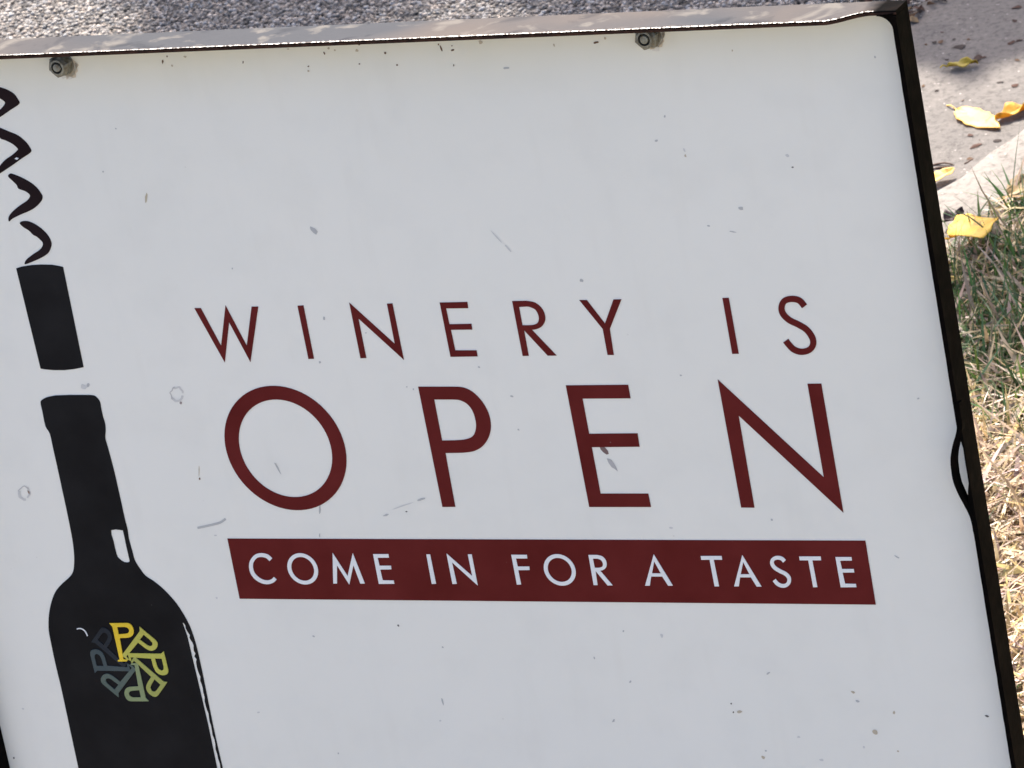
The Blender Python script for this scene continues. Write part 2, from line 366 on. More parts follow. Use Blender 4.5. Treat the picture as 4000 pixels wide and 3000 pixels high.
LET2 = [
 (e1, [stroke([(575,298),(540,268),(490,258),(445,270),(412,310),(403,355),(415,410),(450,455),(500,485),(550,493),(590,480),(612,458)], 33)]),
 (e1, [ell(850,377,133,135,25), ell(850,377,99,103,19)]),
 (e1, [[(1108,240),(1238,440),(1282,242),(1386,504),(1348,504),(1288,345),(1252,512),(1146,345),(1146,504),(1114,504)]]),
 (e1, [[(1458,250),(1590,250),(1595,280),(1497,281),(1513,350),(1612,350),(1616,381),(1519,383),(1541,476),(1636,478),(1641,506),(1508,507)]]),
 (e1, [[(1918,252),(1950,252),(2002,506),(1965,507)]]),
 (e2, [[(323,245),(545,440),(507,252),(540,252),(592,520),(370,320),(411,506),(374,508)]]),
 (e2, [[(882,255),(1017,256),(1020,287),(922,287),(937,357),(1038,357),(1040,387),(942,388),(967,512),(931,513)]]),
 (e2, [ell(1301,386,138,136,25), ell(1301,386,104,104,19)]),
 (e2, [[(1549,257)] + cr([(1620,257),(1665,268),(1697,300),(1706,340),(1698,368),(1676,386),(1650,392)]) + [(1758,520),(1715,520),(1610,394),(1627,517),(1594,517)],
       [(1587,288)] + cr([(1630,289),(1658,302),(1674,332),(1668,358),(1640,368)]) + [(1603,368)]]),
 (e3, [[(122,252),(287,522),(247,522),(196,443),(100,443),(88,522),(48,522)], [(126,312),(184,416),(107,416)]]),
 (e3, [[(528,266),(708,266),(713,298),(640,298),(686,528),(648,528),(605,298),(533,299)]]),
 (e3, [[(887,258),(1053,530),(1012,530),(962,450),(868,450),(857,528),(817,528)], [(895,318),(950,424),(873,424)]]),
 (e3, [stroke([(1252,312),(1225,287),(1185,281),(1152,297),(1144,330),(1165,365),(1210,395),(1260,420),(1290,455),(1288,495),(1262,520),(1225,522),(1190,505),(1163,473)], 32)]),
 (e3, [[(1378,270),(1564,270),(1568,303),(1492,303),(1536,535),(1500,535),(1457,303),(1384,303)]]),
 (e3, [[(1692,275),(1830,275),(1834,305),(1732,306),(1748,378),(1850,378),(1855,408),(1753,409),(1775,505),(1868,507),(1873,535),(1738,536)]]),
]
for f, loops in LET2: decal('banner_letter', [f(L) for L in loops], WHITEV, .0006)
# bottle, cork and corkscrew
b1, b2, b3, b4 = crop(0, 1500, .48209), crop(0, 2200, .4823), crop(0, 900, .42194), crop(0, 200, .54274)
right = b1([(560,88),(700,88),(760,92),(790,112),(812,145),(822,200),(838,270),(853,320),(857,380),(855,440),(880,530),(930,720),(975,920),(1010,1080),(1035,1180),(1045,1250),(1075,1360),(1095,1430)]) + \
        b2([(1140,50),(1180,100),(1240,140),(1310,195),(1370,255),(1430,325),(1480,400),(1530,490),(1565,580),(1600,700),(1650,930),(1700,1180),(1750,1420),(1805,1659)])
left = b2([(637,1659),(560,1300),(500,1020),(450,810),(410,620),(395,520),(400,400),(425,290),(460,215),(510,160),(570,105),(595,60),(602,0)]) + \
       b1([(602,1380),(590,1270),(560,1110),(520,920),(470,690),(430,510),(405,400),(370,340),(345,220),(330,148),(345,125),(385,105),(450,92)])
uvr = [uv(*p) for p in cr(right, 3)]; uvl = [uv(*p) for p in cr(left, 3)]
ub = uvr[-1][0]; ul = uvl[0][0]; VBT = .395
body = uvr + [(ub, VBT - .012), (ub - .01, VBT), (ul + .01, VBT), (ul, VBT - .012)] + uvl
slot = [uv(*p) for p in cr(b1([(902,1183),(985,1183),(1000,1195),(1020,1290),(1045,1400),(1050,1440),(1010,1442),(965,1412),(945,1375),(920,1270)]), 2, True)]
hl = [uv(*p) for p in b2([(1484,480),(1498,482),(1560,640),(1600,820),(1660,1080),(1720,1350),(1787,1659)])]; hr = [uv(*p) for p in b2([(1760,1659),(1690,1320),(1620,1020),(1558,760),(1518,590)])]
jag = []
for i in range(len(hl) - 1):
    for k in range(8):
        t = k / 8; jag.append((hl[i][0] + (hl[i + 1][0] - hl[i][0]) * t + random.uniform(-.0007, .0004), hl[i][1] + (hl[i + 1][1] - hl[i][1]) * t))
glint = jag + [hl[-1], (hl[-1][0], VBT - .03), (hr[0][0], VBT - .03)] + hr
decal_uv('bottle_print', [body, slot, glint], BLACK, .0003)
decal('cork_print', [b3([(152,350),(200,335),(290,320),(380,315),(480,317),(545,328),(585,338),(775,1265),(690,1282),(600,1292),(500,1292),(420,1285),(378,1278)])], BLACK)
sc3 = [(60,900),(70,882),(90,882),(150,905),(215,940),(265,980),(295,1020),(307,1045),(300,1075),(265,1115),(220,1145),(150,1175),(90,1205),(68,1225),(62,1205),(70,1180),(100,1145),(150,1105),(195,1075),(217,1045),(210,1025),(180,1005),(135,988),(122,962),(95,935)]
sc2 = [(-25,560),(-15,545),(0,550),(60,575),(130,605),(185,650),(215,690),(224,725),(160,770),(90,820),(0,880),(-25,900),(-20,870),(2,822),(40,780),(90,745),(128,710),(125,695),(90,665),(40,640),(0,622)]
sc1 = [(-110,235),(-100,220),(-50,240),(0,258),(50,275),(100,305),(130,345),(140,378),(80,420),(0,475),(-110,545),(-112,520),(-70,470),(0,420),(20,400),(38,372),(20,350),(-40,315),(-90,275)]
sc4 = [(145,1240),(155,1225),(200,1222),(255,1245),(310,1285),(350,1330),(372,1380),(365,1420),(345,1455),(300,1485),(240,1512),(185,1532),(180,1520),(195,1495),(240,1460),(285,1430),(308,1400),(308,1375),(290,1355),(268,1335),(240,1320),(210,1290),(170,1265)]
for P in (sc1, sc2, sc3, sc4): decal('corkscrew_print', [cr(b4(P), 3, True)], SCREW)
decal('corkscrew_glint', [b4([(108,772),(120,762),(138,768),(126,780)])], WHITEV, .0005)
decal('bottle_scratch', [crop(300, 2380, .24111)(stroke([(5,315),(60,305),(110,325),(150,365),(180,430)], 17))], WHITEV, .0005)
# wheel of eight letters on the bottle
bw = crop(300, 2380, .24111)
pol = [uv(*p) for p in bw([(540,215),(620,213)] + cr([(820,211),(865,222),(905,258),(932,325),(928,385),(898,428),(840,447),(775,452)], 4) + [(708,455),(768,800),(826,804),(826,832),(680,834),(676,812),(708,800),(590,270)])]
pin = [uv(*p) for p in bw([(665,275)] + cr([(785,274),(830,285),(858,315),(860,345),(842,373),(800,386)], 4) + [(690,395)])]
ctr = uv(*bw([(858,848)])[0])
WCOL = [(236,186,56),(196,190,92),(192,188,90),(178,180,100),(150,162,118),(116,130,120),(94,106,108),(58,63,70)]
for i, cc in enumerate(WCOL):
    a = math.radians(45 * i); R2 = lambda p: (ctr[0] + (p[0] - ctr[0]) * math.cos(a) - (p[1] - ctr[1]) * math.sin(a), ctr[1] + (p[0] - ctr[0]) * math.sin(a) + (p[1] - ctr[1]) * math.cos(a))
    mm = m_vinyl('emblem_tint_%d' % i, tuple(min(.85, x * (1.2 if i < 1 else .95 if i < 3 else .82 if i < 5 else .6)) for x in lin(*cc)), .08)
    decal_uv('emblem_letter', [[R2(p) for p in pol], [R2(p) for p in pin]], mm, .0010 - .00004 * i, thick=.0005)

# dirt: fly specks, scuffs and chips, each where it sits on the panel
def specks():
    parts, cols = [], []
    def blob(px, py, a, b, ang, col, n=9):
        c, s = math.cos(ang), math.sin(ang); L = []
        for k in range(n):
            t = 2 * math.pi * k / n; q = random.uniform(.6, 1.1)
            x, y = a * q * math.cos(t), b * q * math.sin(t); L.append(uv(px + x * c - y * s, py + x * s + y * c))
        V = [W(u, v, .00018) for u, v in L]; parts.append((V, [tuple(range(n))])); cols.extend([(*col, 1)] * n)
    br = (.17, .10, .06); tan = (.56, .48, .36); gy = (.53, .52, .505); dk = (.17, .15, .14); pale = (.68, .665, .64)
    for x, y, a, b, g, c in [
        (636,240,4,10,.1,br),(653,220,3,4,0,br),(672,256,5,4,.6,tan),(723,221,8,5,.2,tan),(950,243,3,6,0,br),(1126,191,5,3,0,tan),(1205,259,5,3,-.3,br),(1205,277,5,4,.5,tan),
        (1267,207,4,9,-.5,br),(1284,189,7,6,.4,tan),(1309,196,4,5,0,tan),(1395,197,9,6,.3,tan),(1405,172,6,5,0,br),(1505,207,5,5,0,br),(1404,249,4,4,0,br),(1552,253,4,4,0,br),
        (1724,188,4,14,-.4,br),(1713,173,3,4,0,br),(1768,195,7,5,0,br),(1766,178,3,3,0,br),(1878,164,8,9,0,tan),(1773,255,3,5,0,br),(1978,265,14,5,-.1,gy),(2165,176,4,8,-.4,tan),
        (2328,166,13,5,-.25,br),(2364,149,5,6,0,tan),(2597,454,4,5,0,gy),(2564,550,9,5,-.2,gy),(2678,608,4,7,-.3,tan),(2673,585,4,10,-.3,pale),(2861,197,4,5,0,tan),(3418,222,4,6,0,gy),
        (3076,607,9,7,0,pale),(3097,653,5,4,0,dk),(2895,813,11,9,0,gy),(2768,882,9,4,.2,gy),(2862,905,20,3,.15,gy),(2272,1095,9,7,.3,gy),(1225,898,9,24,-.75,gy),(908,1049,4,4,0,gy),
        (571,775,6,22,.05,tan),(403,670,5,4,-.4,gy),(453,502,5,4,.6,gy),(1267,1243,5,8,0,gy),(1250,1415,5,5,0,gy),(1430,1300,3,3,0,gy),(780,1870,4,6,0,br),(778,1840,2,24,.03,tan),
        (1085,1828,4,32,-.5,gy),(1250,1990,4,22,.05,gy),(1249,2090,3,10,.0,gy),(1588,1998,5,3,0,dk),(1646,1950,16,6,-.35,gy),(1508,2012,12,5,-.3,gy),(1568,1977,50,3,-.32,pale),
        (1590,1511,4,3,0,gy),(1615,1520,3,4,0,gy),(1872,1434,6,4,.4,gy),(2000,1548,7,4,.5,gy),(2026,1678,5,4,.4,gy),(2660,1466,5,4,0,gy),(3015,2030,6,5,0,gy),(2620,2061,9,5,0,pale),
        (2359,1755,12,26,-.75,(.22,.15,.14)),(2392,1812,11,34,-.6,(.50,.48,.47)),(330,1510,14,12,.5,pale),(344,1505,6,9,.4,gy),(345,1837,5,3,0,gy),
        (1730,2528,5,4,.5,gy),(1729,2740,4,17,-.2,gy),(1721,2815,5,4,0,pale),(1322,2942,4,4,0,gy),(1225,2485,6,4,.3,gy),(1010,2782,6,4,0,pale),(1556,2443,6,4,.4,dk),
        (2435,2465,5,4,0,gy),(2585,2482,6,9,0,pale),(2322,2570,4,7,-.3,gy),(2463,2662,4,7,.3,gy),(2397,2815,5,8,.6,gy),(2857,2748,4,4,0,dk),(2865,2782,4,4,0,dk),(2890,2780,10,8,0,tan),
        (3002,2629,9,4,-.6,gy),(3333,2703,11,6,.2,tan),(3351,2738,9,5,.5,gy),(3418,2860,13,10,.7,tan),(2992,2932,5,4,0,gy),(2982,2958,9,7,.4,tan),(3493,2783,5,8,.4,tan),(3857,2797,11,4,.3,dk),
        (3120,2878,7,5,0,pale),(3375,2918,6,6,0,pale),(3508,2934,6,4,0,tan),(3210,2968,10,6,0,pale),(3503,2174,14,3,.5,gy),(3587,1556,6,4,0,gy),(1936,921,38,3,.85,pale),(1985,970,28,3,.85,pale),
        (55,2960,4,5,0,dk),(90,2768,6,4,0,pale),(847,2335,6,4,.6,pale),(842,2091,7,3,0,pale)]:
        blob(x, y, a, b, g, c)
    def line(P, wd, col):
        L = stroke(P, wd, 2); m = len(L)
        parts.append(([W(*uv(*p), .00018) for p in L], [(i, i + 1, m - 2 - i, m - 1 - i) for i in range(m // 2 - 1)])); cols.extend([(*col, 1)] * m)
    for cx, cy, R, c0 in ((690,1540,25,.2),(95,1925,22,1.2)):      # chipped rings
        for t0, t1, wd, cc in ((c0, c0 + 2.3, 9, (.68, .66, .63)), (c0 + 2.2, c0 + 4.2, 4, (.60, .575, .55)), (c0 + 4.0, c0 + 5.9, 7, (.70, .67, .63))):
            line([(cx + R * random.uniform(.8, 1.15) * math.cos(t), cy + R * 1.1 * random.uniform(.8, 1.15) * math.sin(t)) for t in np.linspace(t0, t1, 7)], wd, cc)
    blob(707, 1572, 6, 7, 0, (.36, .3, .28)); blob(113, 1922, 5, 11, -.4, (.36, .22, .14))
    for x, y in ((264, 268), (2556, 152)):                          # rust bleed round the nuts
        blob(x, y, 47, 49, 0, (.77, .73, .65), 22); blob(x + 4, y - 2, 42, 44, 0, (.68, .57, .43), 22)
    L = stroke([(772,2062),(800,2056),(835,2048),(862,2040),(882,2026)], 9)
    parts.append(([W(*uv(*p), .00018) for p in L], [(i, i + 1, len(L) - 2 - i, len(L) - 1 - i) for i in range(len(L) // 2 - 1)])); cols.extend([(*gy, 1)] * len(L))
    V, Fc = join(parts); o = mesh_obj('dirt_specks', V, Fc, m_attr('dirt', .8, 0, .1, 300, .15), panel)
    at = o.data.color_attributes.new('col', 'FLOAT_COLOR', 'POINT'); at.data.foreach_set('color', np.array(cols, np.float32).ravel())
    return tag(o, kind='stuff')
specks()

# --- frame: folded angle rails. top rail flange reaches forward over the panel, narrowing to the corner
LIP = .0023
fe = [uv(x, y, .020) for x, y in ((0, 236), (500, 214), (1000, 192), (1500, 168), (2000, 145), (2500, 128), (3000, 112), (3200, 105))]
cf = np.polyfit([p[0] for p in fe], [p[1] for p in fe], 1)
def vtop(u): return cf[0] * u + cf[1]          # underside of the top flange
UOUT = .2368
def wfront(u):
    t = min(1, max(0, (u - .205) / (.2235 - .205))); t = t * t * (3 - 2 * t); return .020 - .0112 * t
def top_rail():
    us = list(np.linspace(U0 - .0024, .200, 150)) + list(np.linspace(.2015, UOUT, 36)); V, Fc = [], []
    for i, u in enumerate(us):
        v = vtop(u); w = wfront(u); j1 = random.gauss(0, .00004); j2 = random.gauss(0, .00004)
        a = .0008
        prof = [(v - LIP, -.0062), (v - LIP, w * .5), (v - LIP + j1 * .3, w - a), (v - LIP + a * .3 + j1, w - a * .3 + j2), (v - LIP + a + j1, w + j2), (v - .0004 + j2, w + j1), (v, w - .0005), (v, -.0032), (v + .022, -.0032), (v + .022, -.0062)]
        V += [W(u, vv, ww) for vv, ww in prof]; k = len(prof)
        if i: Fc += [((i - 1) * k + j, (i - 1) * k + (j + 1) % k, i * k + (j + 1) % k, i * k + j) for j in range(k)]
    Fc += [tuple(range(k)), tuple(range((len(us) - 1) * k, len(us) * k))[::-1]]
    return V, Fc
def fix(o):
    bm = bmesh.new(); bm.from_mesh(o.data); bmesh.ops.recalc_face_normals(bm, faces=bm.faces[:]); bm.to_mesh(o.data); bm.free(); return o
tr = mesh_obj('top_rail', *top_rail(), FRAME, sign)
def m_worn():
    t = NT('worn_steel_edge'); n = t.noise(700, 3)
    c = t.mix(t.ramp(n, [(.42, 0), (.58, 1)]), (.26, .25, .24), (.04, .033, .03))
    return t.done(t.bsdf(c, t.ramp(n, [(.35, .38), (.65, .65)]), bump=t.noise(900, 3), strength=.5, dist=.0004, Metallic=.9))
tr.data.materials.append(m_worn())
tl = NT('rusty_lip'); tr.data.materials.append(tl.done(tl.bsdf(tl.mix(tl.ramp(tl.noise(260, 4), [(.35, 0), (.65, 1)]), (.060, .028, .018), (.022, .012, .009)), .8, spec=.1)))
for i, p in enumerate(tr.data.polygons):
    if i % 10 in (4, 5) and len(p.vertices) == 4: p.material_index = 2
    if i % 10 == 2 and len(p.vertices) == 4 and i < 1735: p.material_index = 1
fix(tr)
VLEG = (HL + .006) / math.cos(LEAN)
def side_rail(ui, uo, inward, vt, w=.010, gap=None):
    """angle rail: flange along the panel edge and a leg behind the panel; ui panel side, uo outside"""
    vs = np.linspace(vt, VLEG, 160); V, Fc = [], []; a = .0006 if not gap else .0003; s = 1 if uo > ui else -1; ui0 = ui
    for i, v in enumerate(vs):
        j1 = random.gauss(0, .00004); j2 = random.gauss(0, .00004)
        ui = ui0 + (.0015 * min(1, max(0, (v - gap[0]) / .006)) * min(1, max(0, (gap[1] - v) / .006)) if gap else 0)
        prof = [(uo, -.0062), (uo, w - a), (uo - s * a * .3, w - a * .3 + j1), (uo - s * a, w + j1), (ui + s * a + j2, w), (ui + s * a * .3 + j2, w - a * .3), (ui + j2, w - a), (ui, -.0033), (ui - s * .022, -.0033), (ui - s * .022, -.0063)]
        V += [W(u, v, ww) for u, ww in prof]; k = len(prof)
        if i: Fc += [((i - 1) * k + j, (i - 1) * k + (j + 1) % k, i * k + (j + 1) % k, i * k + j) for j in range(k)]
    Fc += [tuple(range(k)), tuple(range((len(vs) - 1) * k, len(vs) * k))[::-1]]
    return V, Fc
UI = np.mean([uv(x, y, .010)[0] for x, y in ((3500, 230), (3562, 600), (3667, 1250), (3809, 2100), (3955, 3000))])
print('UI', UI, [uv(x, y, .010)[0] for x, y in ((3500, 230), (3562, 600), (3667, 1250), (3809, 2100), (3955, 3000))])
UO = UI + .0024
fix(mesh_obj('side_rail', *side_rail(UI, UO, 1, vtop(UO) + .0002, gap=(uv(3760, 1690, .01)[1], uv(3795, 1935, .01)[1])), FRAME, sign))
fix(mesh_obj('side_rail', *side_rail(U0, U0 - .0024, -1, vtop(U0) + .0002), FRAME, sign))
fix(mesh_obj('bottom_rail', *box_uvw(U0 + .0002, UI - .0002, VB, VB + .0024, -.0062, .010), FRAME, sign))
# weld fillet in the corner under the top flange
def weld():
    V, Fc = [], []; n = 9
    for i in range(n):
        a = (math.pi / 2) * i / (n - 1); R = .0075
        u, v = UI - R + R * math.sin(a), vtop(UI) + R - R * math.cos(a)
        V += [W(u + .0003, v - .0003, .0100), W(UI + .0012, vtop(UI) - .0012, .0096), W(u + .0002, v - .0002, .001)]
        if i: Fc += [(3 * i - 3, 3 * i, 3 * i + 1, 3 * i - 2), (3 * i - 3, 3 * i - 1, 3 * i + 2, 3 * i)]
    return V, Fc
fix(mesh_obj('weld_bead', *weld(), FRAME, sign, smooth=True))
# bent strip bowing inwards from the side rail
sl_ = [(3737,1575),(3742,1620),(3748,1660),(3745,1695),(3733,1735),(3724,1785),(3725,1830),(3735,1885),(3753,1930),(3775,1972),(3795,2010),(3806,2045),(3812,2080)]
path = [uv(x, y, .010) for x, y in cr(sl_, 4)]
def bow():
    V, Fc = [], []; prof = [(-.0015, .0062), (-.0015, .0098), (-.0010, .0104), (.0008, .0104), (.0013, .0098), (.0013, .0062)]; k = 6
    for i, (u, v) in enumerate(path):
        V += [W(u + a, v, w + random.gauss(0, .00006)) for a, w in prof]
        if i: Fc += [((i - 1) * k + j, (i - 1) * k + (j + 1) % k, i * k + (j + 1) % k, i * k + j) for j in range(k)]
    return V, Fc + [tuple(range(k)), tuple(range(len(path) * k - k, len(path) * k))[::-1]]
tag(fix(mesh_obj('bowed_strip', *bow(), FRAME, sign)), 'strip of the side rail bowed inwards')
# rear prop: a strut hinged at the back of the top rail down to the lawn
top_b = W(-.05, vtop(0) + .012, -.0085); foot = np.array([-.05, top_b[1] + .30, .0])
for du in (-.02, .02):
    V, Fc = tube([top_b + RV * du, foot + RV * du * 1.5], [.006, .006], 8); mesh_obj('prop_leg', V, Fc, FRAME, sign)
# nuts that clamp the panel to the rail
def nut(px, py):
    u, v = uv(px, py, .0068)
    R = .0053; V, Fc = [], []; prof = [(0.0001, 1.16), (.0007, 1.16), (.0008, 1.0), (.0050, 1.0), (.0060, .86), (.0068, .76), (.0069, .58), (.0052, .56)]
    for i, (w, q) in enumerate(prof):
        for k in range(24):
            a = 2 * math.pi * k / 24; hexr = R * q
            if .0008 <= w <= .0050: hexr = R * 1.12 * math.cos(math.pi / 6) / math.cos((a + .25) % (math.pi / 3) - math.pi / 6)
            V.append(W(u + hexr * math.cos(a), v + hexr * math.sin(a), w))
        if i: Fc += [((i - 1) * 24 + k, (i - 1) * 24 + (k + 1) % 24, i * 24 + (k + 1) % 24, i * 24 + k) for k in range(24)]
    o = fix(mesh_obj('nut', V, Fc, ZINC, sign))
    V, Fc = [], []
    for i, (w, q) in enumerate([(.0005, .42), (.0066, .42), (.0071, .36), (.0072, .0001)]):
        V += [W(u + R * q * math.cos(k * .3927), v + R * q * math.sin(k * .3927), w) for k in range(16)]
        if i: Fc += [((i - 1) * 16 + k, (i - 1) * 16 + (k + 1) % 16, i * 16 + (k + 1) % 16, i * 16 + k) for k in range(16)]
    fix(mesh_obj('bolt_end', V, Fc, ZINC, o))
nut(221, 266); nut(2515, 156)

# ------------------------------------------------------------------ grass
def grass():
    def field(n, x0, x1, y0, y1): return RNG.uniform((x0, y0), (x1, y1), (n, 2))
    gs = lambda n, cx, cy, sx, sy: RNG.normal((cx, cy), (sx, sy), (n, 2))
    P = np.concatenate([gs(56000, -.13, .80, .21, .34), gs(52000, .1, .5, .6, .75), field(46000, -1.7, 1.9, -1.6, 2.6), field(4000, -.36, .02, .90, 1.22)])
    nn = P @ KN; tt = P @ KD
    edge = N_GRASS + .040 + .018 * np.sin(tt * 23) + .014 * np.sin(tt * 61 + 1) + RNG.normal(0, .006, len(P))
    P = P[nn < edge]; nn = P @ KN; tt = P @ KD; n = len(P)
    pn = np.sin(P[:, 0] * 21 + 1) * np.sin(P[:, 1] * 17 + 2) + .7 * np.sin(P[:, 0] * 47 + P[:, 1] * 39)
    gfr = np.clip(.58 * np.clip((P[:, 1] - .75) / .13, 0, 1) + .06 + .12 * pn, .04, .80)       # greener towards the kerb
    green = RNG.random(n) < gfr
    L = np.where(green, RNG.gamma(5, .0060, n), RNG.gamma(5, .0060, n)).clip(.010, .085)
    wd = np.where(green, RNG.gamma(5, .00016, n).clip(.0004, .0018), RNG.gamma(5, .00019, n).clip(.0004, .0020))
    az = RNG.uniform(0, 2 * np.pi, n)
    el = np.where(green, RNG.normal(.85, .35, n), RNG.normal(.22, .25, n)).clip(-.05, 1.45)
    bend = np.where(green, RNG.normal(-.5, .4, n), RNG.normal(-.15, .35, n))
    z0 = np.where(green, 0, RNG.uniform(.0, .016, n))
    ks = [0, .35, .7, 1.0]; pos = np.stack([P[:, 0], P[:, 1], z0], -1); rows = []; side = np.stack([-np.sin(az), np.cos(az), RNG.normal(0, .4, n)], -1)
    for i, k in enumerate(ks):
        if i:
            e = el + bend * (k + ks[i - 1]) * .7; st = (L * (k - ks[i - 1]))[:, None]
            pos = pos + st * np.stack([np.cos(az) * np.cos(e), np.sin(az) * np.cos(e), np.sin(e)], -1)
            pos[:, 2] = np.maximum(pos[:, 2], .0015)
        tw = (wd * (1 - k ** 2 * .85))[:, None]
        if i < 3: rows += [pos - side * tw, pos + side * tw]
        else: rows += [pos]
    V = np.stack(rows, 1); m = V.shape[1]
    f = np.array([(0, 1, 3), (0, 3, 2), (2, 3, 5), (2, 5, 4), (4, 5, 6)]); Fc = (f[None] + (np.arange(n) * m)[:, None, None]).reshape(-1, 3)
    g = np.array([.072, .145, .030]) * RNG.uniform(.45, 1.5, (n, 1)) * np.stack([RNG.uniform(.75, 1.5, n), np.ones(n), RNG.uniform(.6, 2.0, n)], -1)
    s = np.array([.58, .445, .245]) * RNG.uniform(.35, 1.3, (n, 1)) * np.stack([np.ones(n), RNG.uniform(.88, 1.05, n), RNG.uniform(.7, 1.5, n)], -1)
    c = np.where(green[:, None], g, s); c = np.repeat(np.concatenate([c, np.ones((n, 1))], 1), m, 0)
    return V.reshape(-1, 3), Fc, c
tag(np_mesh('lawn_grass', *grass(), m_attr('grass_blade', .42, .3, .5, 90, .25)), 'mixed straw and green grass growing up to the kerb', 'grass', kind='stuff')

# ------------------------------------------------------------------ fallen leaves
def leaf(pa, pb, z, hw, mat, label, curl=.25, fold=.3, cup=0.0, roll=0.0, lift=.004, wav=.12, group=None, name='fallen_leaf'):
    a, b = gnd(*pa, z), gnd(*pb, z); ax = b - a; L = np.linalg.norm(ax); ax /= L; sd = np.array([-ax[1], ax[0], 0]); zz = np.array([0, 0, 1.0])
    sd, z2 = sd * math.cos(roll) + zz * math.sin(roll), zz * math.cos(roll) - sd * math.sin(roll)
    nu, nv = 18, 8; V, Fc = [], []; ph = random.uniform(0, 6)
    for i in range(nu + 1):
        t = i / nu; h = hw * (math.sin(math.pi * min(1, t ** .82)) ** .8 * (1 - .15 * t) + .01)
        h *= 1 + .07 * math.sin(t * 29 + ph)
        for j in range(nv + 1):
            s = j / nv * 2 - 1
            hz = fold * abs(s) * h + curl * L * (t - .45) ** 2 + cup * math.sin(t * math.pi) * L + wav * hw * math.sin(t * 9 + ph + s * 1.3) * abs(s) - .06 * hw * math.exp(-(s / .12) ** 2)
            V.append(a + ax * L * t + sd * h * s + z2 * hz)
        if i: Fc += [((i - 1) * (nv + 1) + j, (i - 1) * (nv + 1) + j + 1, i * (nv + 1) + j + 1, i * (nv + 1) + j) for j in range(nv)]
    V = np.array(V); zb = zgut(V.mean(0)) if z < -.05 else z; V[:, 2] += zb + lift - V[:, 2].min(); base = V[4].copy(); Vc = V
    o = bpy.data.objects.new(name, None); COL.objects.link(o); c0 = V.mean(0); o.location = Vector((c0[0], c0[1], zb + lift))
    tag(o, label, 'leaf', group)
    bl = mesh_obj('blade', V - np.array(o.location), Fc, mat, o, smooth=True)
    md = bl.modifiers.new('thickness', 'SOLIDIFY'); md.thickness = .0005
    sv, sf = tube([base - np.array(o.location), base - np.array(o.location) - ax * L * .13 + np.array([0, 0, .002]), base - np.array(o.location) - ax * L * .24], [.0008, .0007, .0006], 5)
    mesh_obj('stalk', sv, sf, mat, o)
    return o
YEL = m_leaf('leaf_yellow', (.80, .52, .12), (.86, .64, .22), (.50, .27, .06)); DEEP = m_leaf('leaf_deep_yellow', (.72, .42, .04), (.80, .56, .10), (.30, .15, .03))
OLIVE = m_leaf('leaf_olive', (.36, .28, .03), (.50, .38, .05), (.14, .09, .02)); ORANGE = m_leaf('leaf_orange', (.60, .30, .03), (.72, .46, .06), (.20, .09, .03))
BROWN = m_leaf('leaf_brown', (.20, .13, .06), (.34, .24, .11), (.08, .05, .03)); DARK = m_leaf('leaf_dark', (.035, .022, .022), (.06, .035, .03), (.02, .015, .015), .1)
leaf((3702,264), (3820,248), ZG + .005, .0062, OLIVE, 'small curled olive yellow leaf lying on the gutter in the shade line', curl=.1, fold=.4, wav=.35, lift=.0015)
leaf((3738,430), (3906,506), ZG + .003, .0125, YEL, 'flat pale yellow leaf on the gutter with its tip against the kerb', curl=.04, fold=.06, lift=.0004, wav=.07)
leaf((4035,405), (3890,470), ZG + .005, .0095, ORANGE, 'curled orange leaf in the gutter touching the flat pale one', curl=.25, fold=.6, roll=.2, wav=.35, lift=.001)
leaf((3632,722), (3730,672), ZG + .005, .0085, YEL, 'yellow leaf half hidden behind the kerb edge beside the sign frame', curl=.25, fold=.4)
leaf((3715,958), (3908,885), .020, .0255, DEEP, 'broad deep yellow leaf resting in the grass at the kerb', curl=.12, fold=.10, roll=-.12, wav=.08)
leaf((4045,720), (3940,795), .014, .011, BROWN, 'brownish yellow leaf caught in the green grass tuft', curl=.2, fold=.2, roll=-.2)
leaf((3695,885), (3768,842), .006, .006, DARK, 'dark shrivelled leaf at the edge of the kerb', curl=.5, fold=.8, wav=.4, lift=.002)

# twigs by the kerb
def twig(pts, label, z=ZG, rad=.0011):
    P = [gnd(x, y, z + h) for x, y, h in pts]; rr = [rad * (1 - .5 * i / (len(P) - 1)) for i in range(len(P))]
    V, Fc = tube(P, rr, 6); o = mesh_obj('twig', V, Fc, m_bark_small, smooth=True)
    return tag(o, label, 'twig')
tb = NT('twig_bark'); m_bark_small = tb.done(tb.bsdf(tb.mix(tb.noise(200, 4), (.05, .03, .025), (.16, .10, .07)), .85))
twig([(3630,650,.002),(3660,640,.003),(3690,636,.004),(3715,640,.003),(3733,650,.001)], 'arched thin brown twig in the gutter beside the sign frame')
twig([(3640,662,.002),(3670,654,.003),(3705,652,.002),(3732,655,.001)], 'straight thin brown twig lying under the arched one')
twig([(3768,640,.002),(3780,634,.002),(3795,622,.002),(3812,612,.001)], 'short dark twig on the gutter against the kerb', rad=.0009)

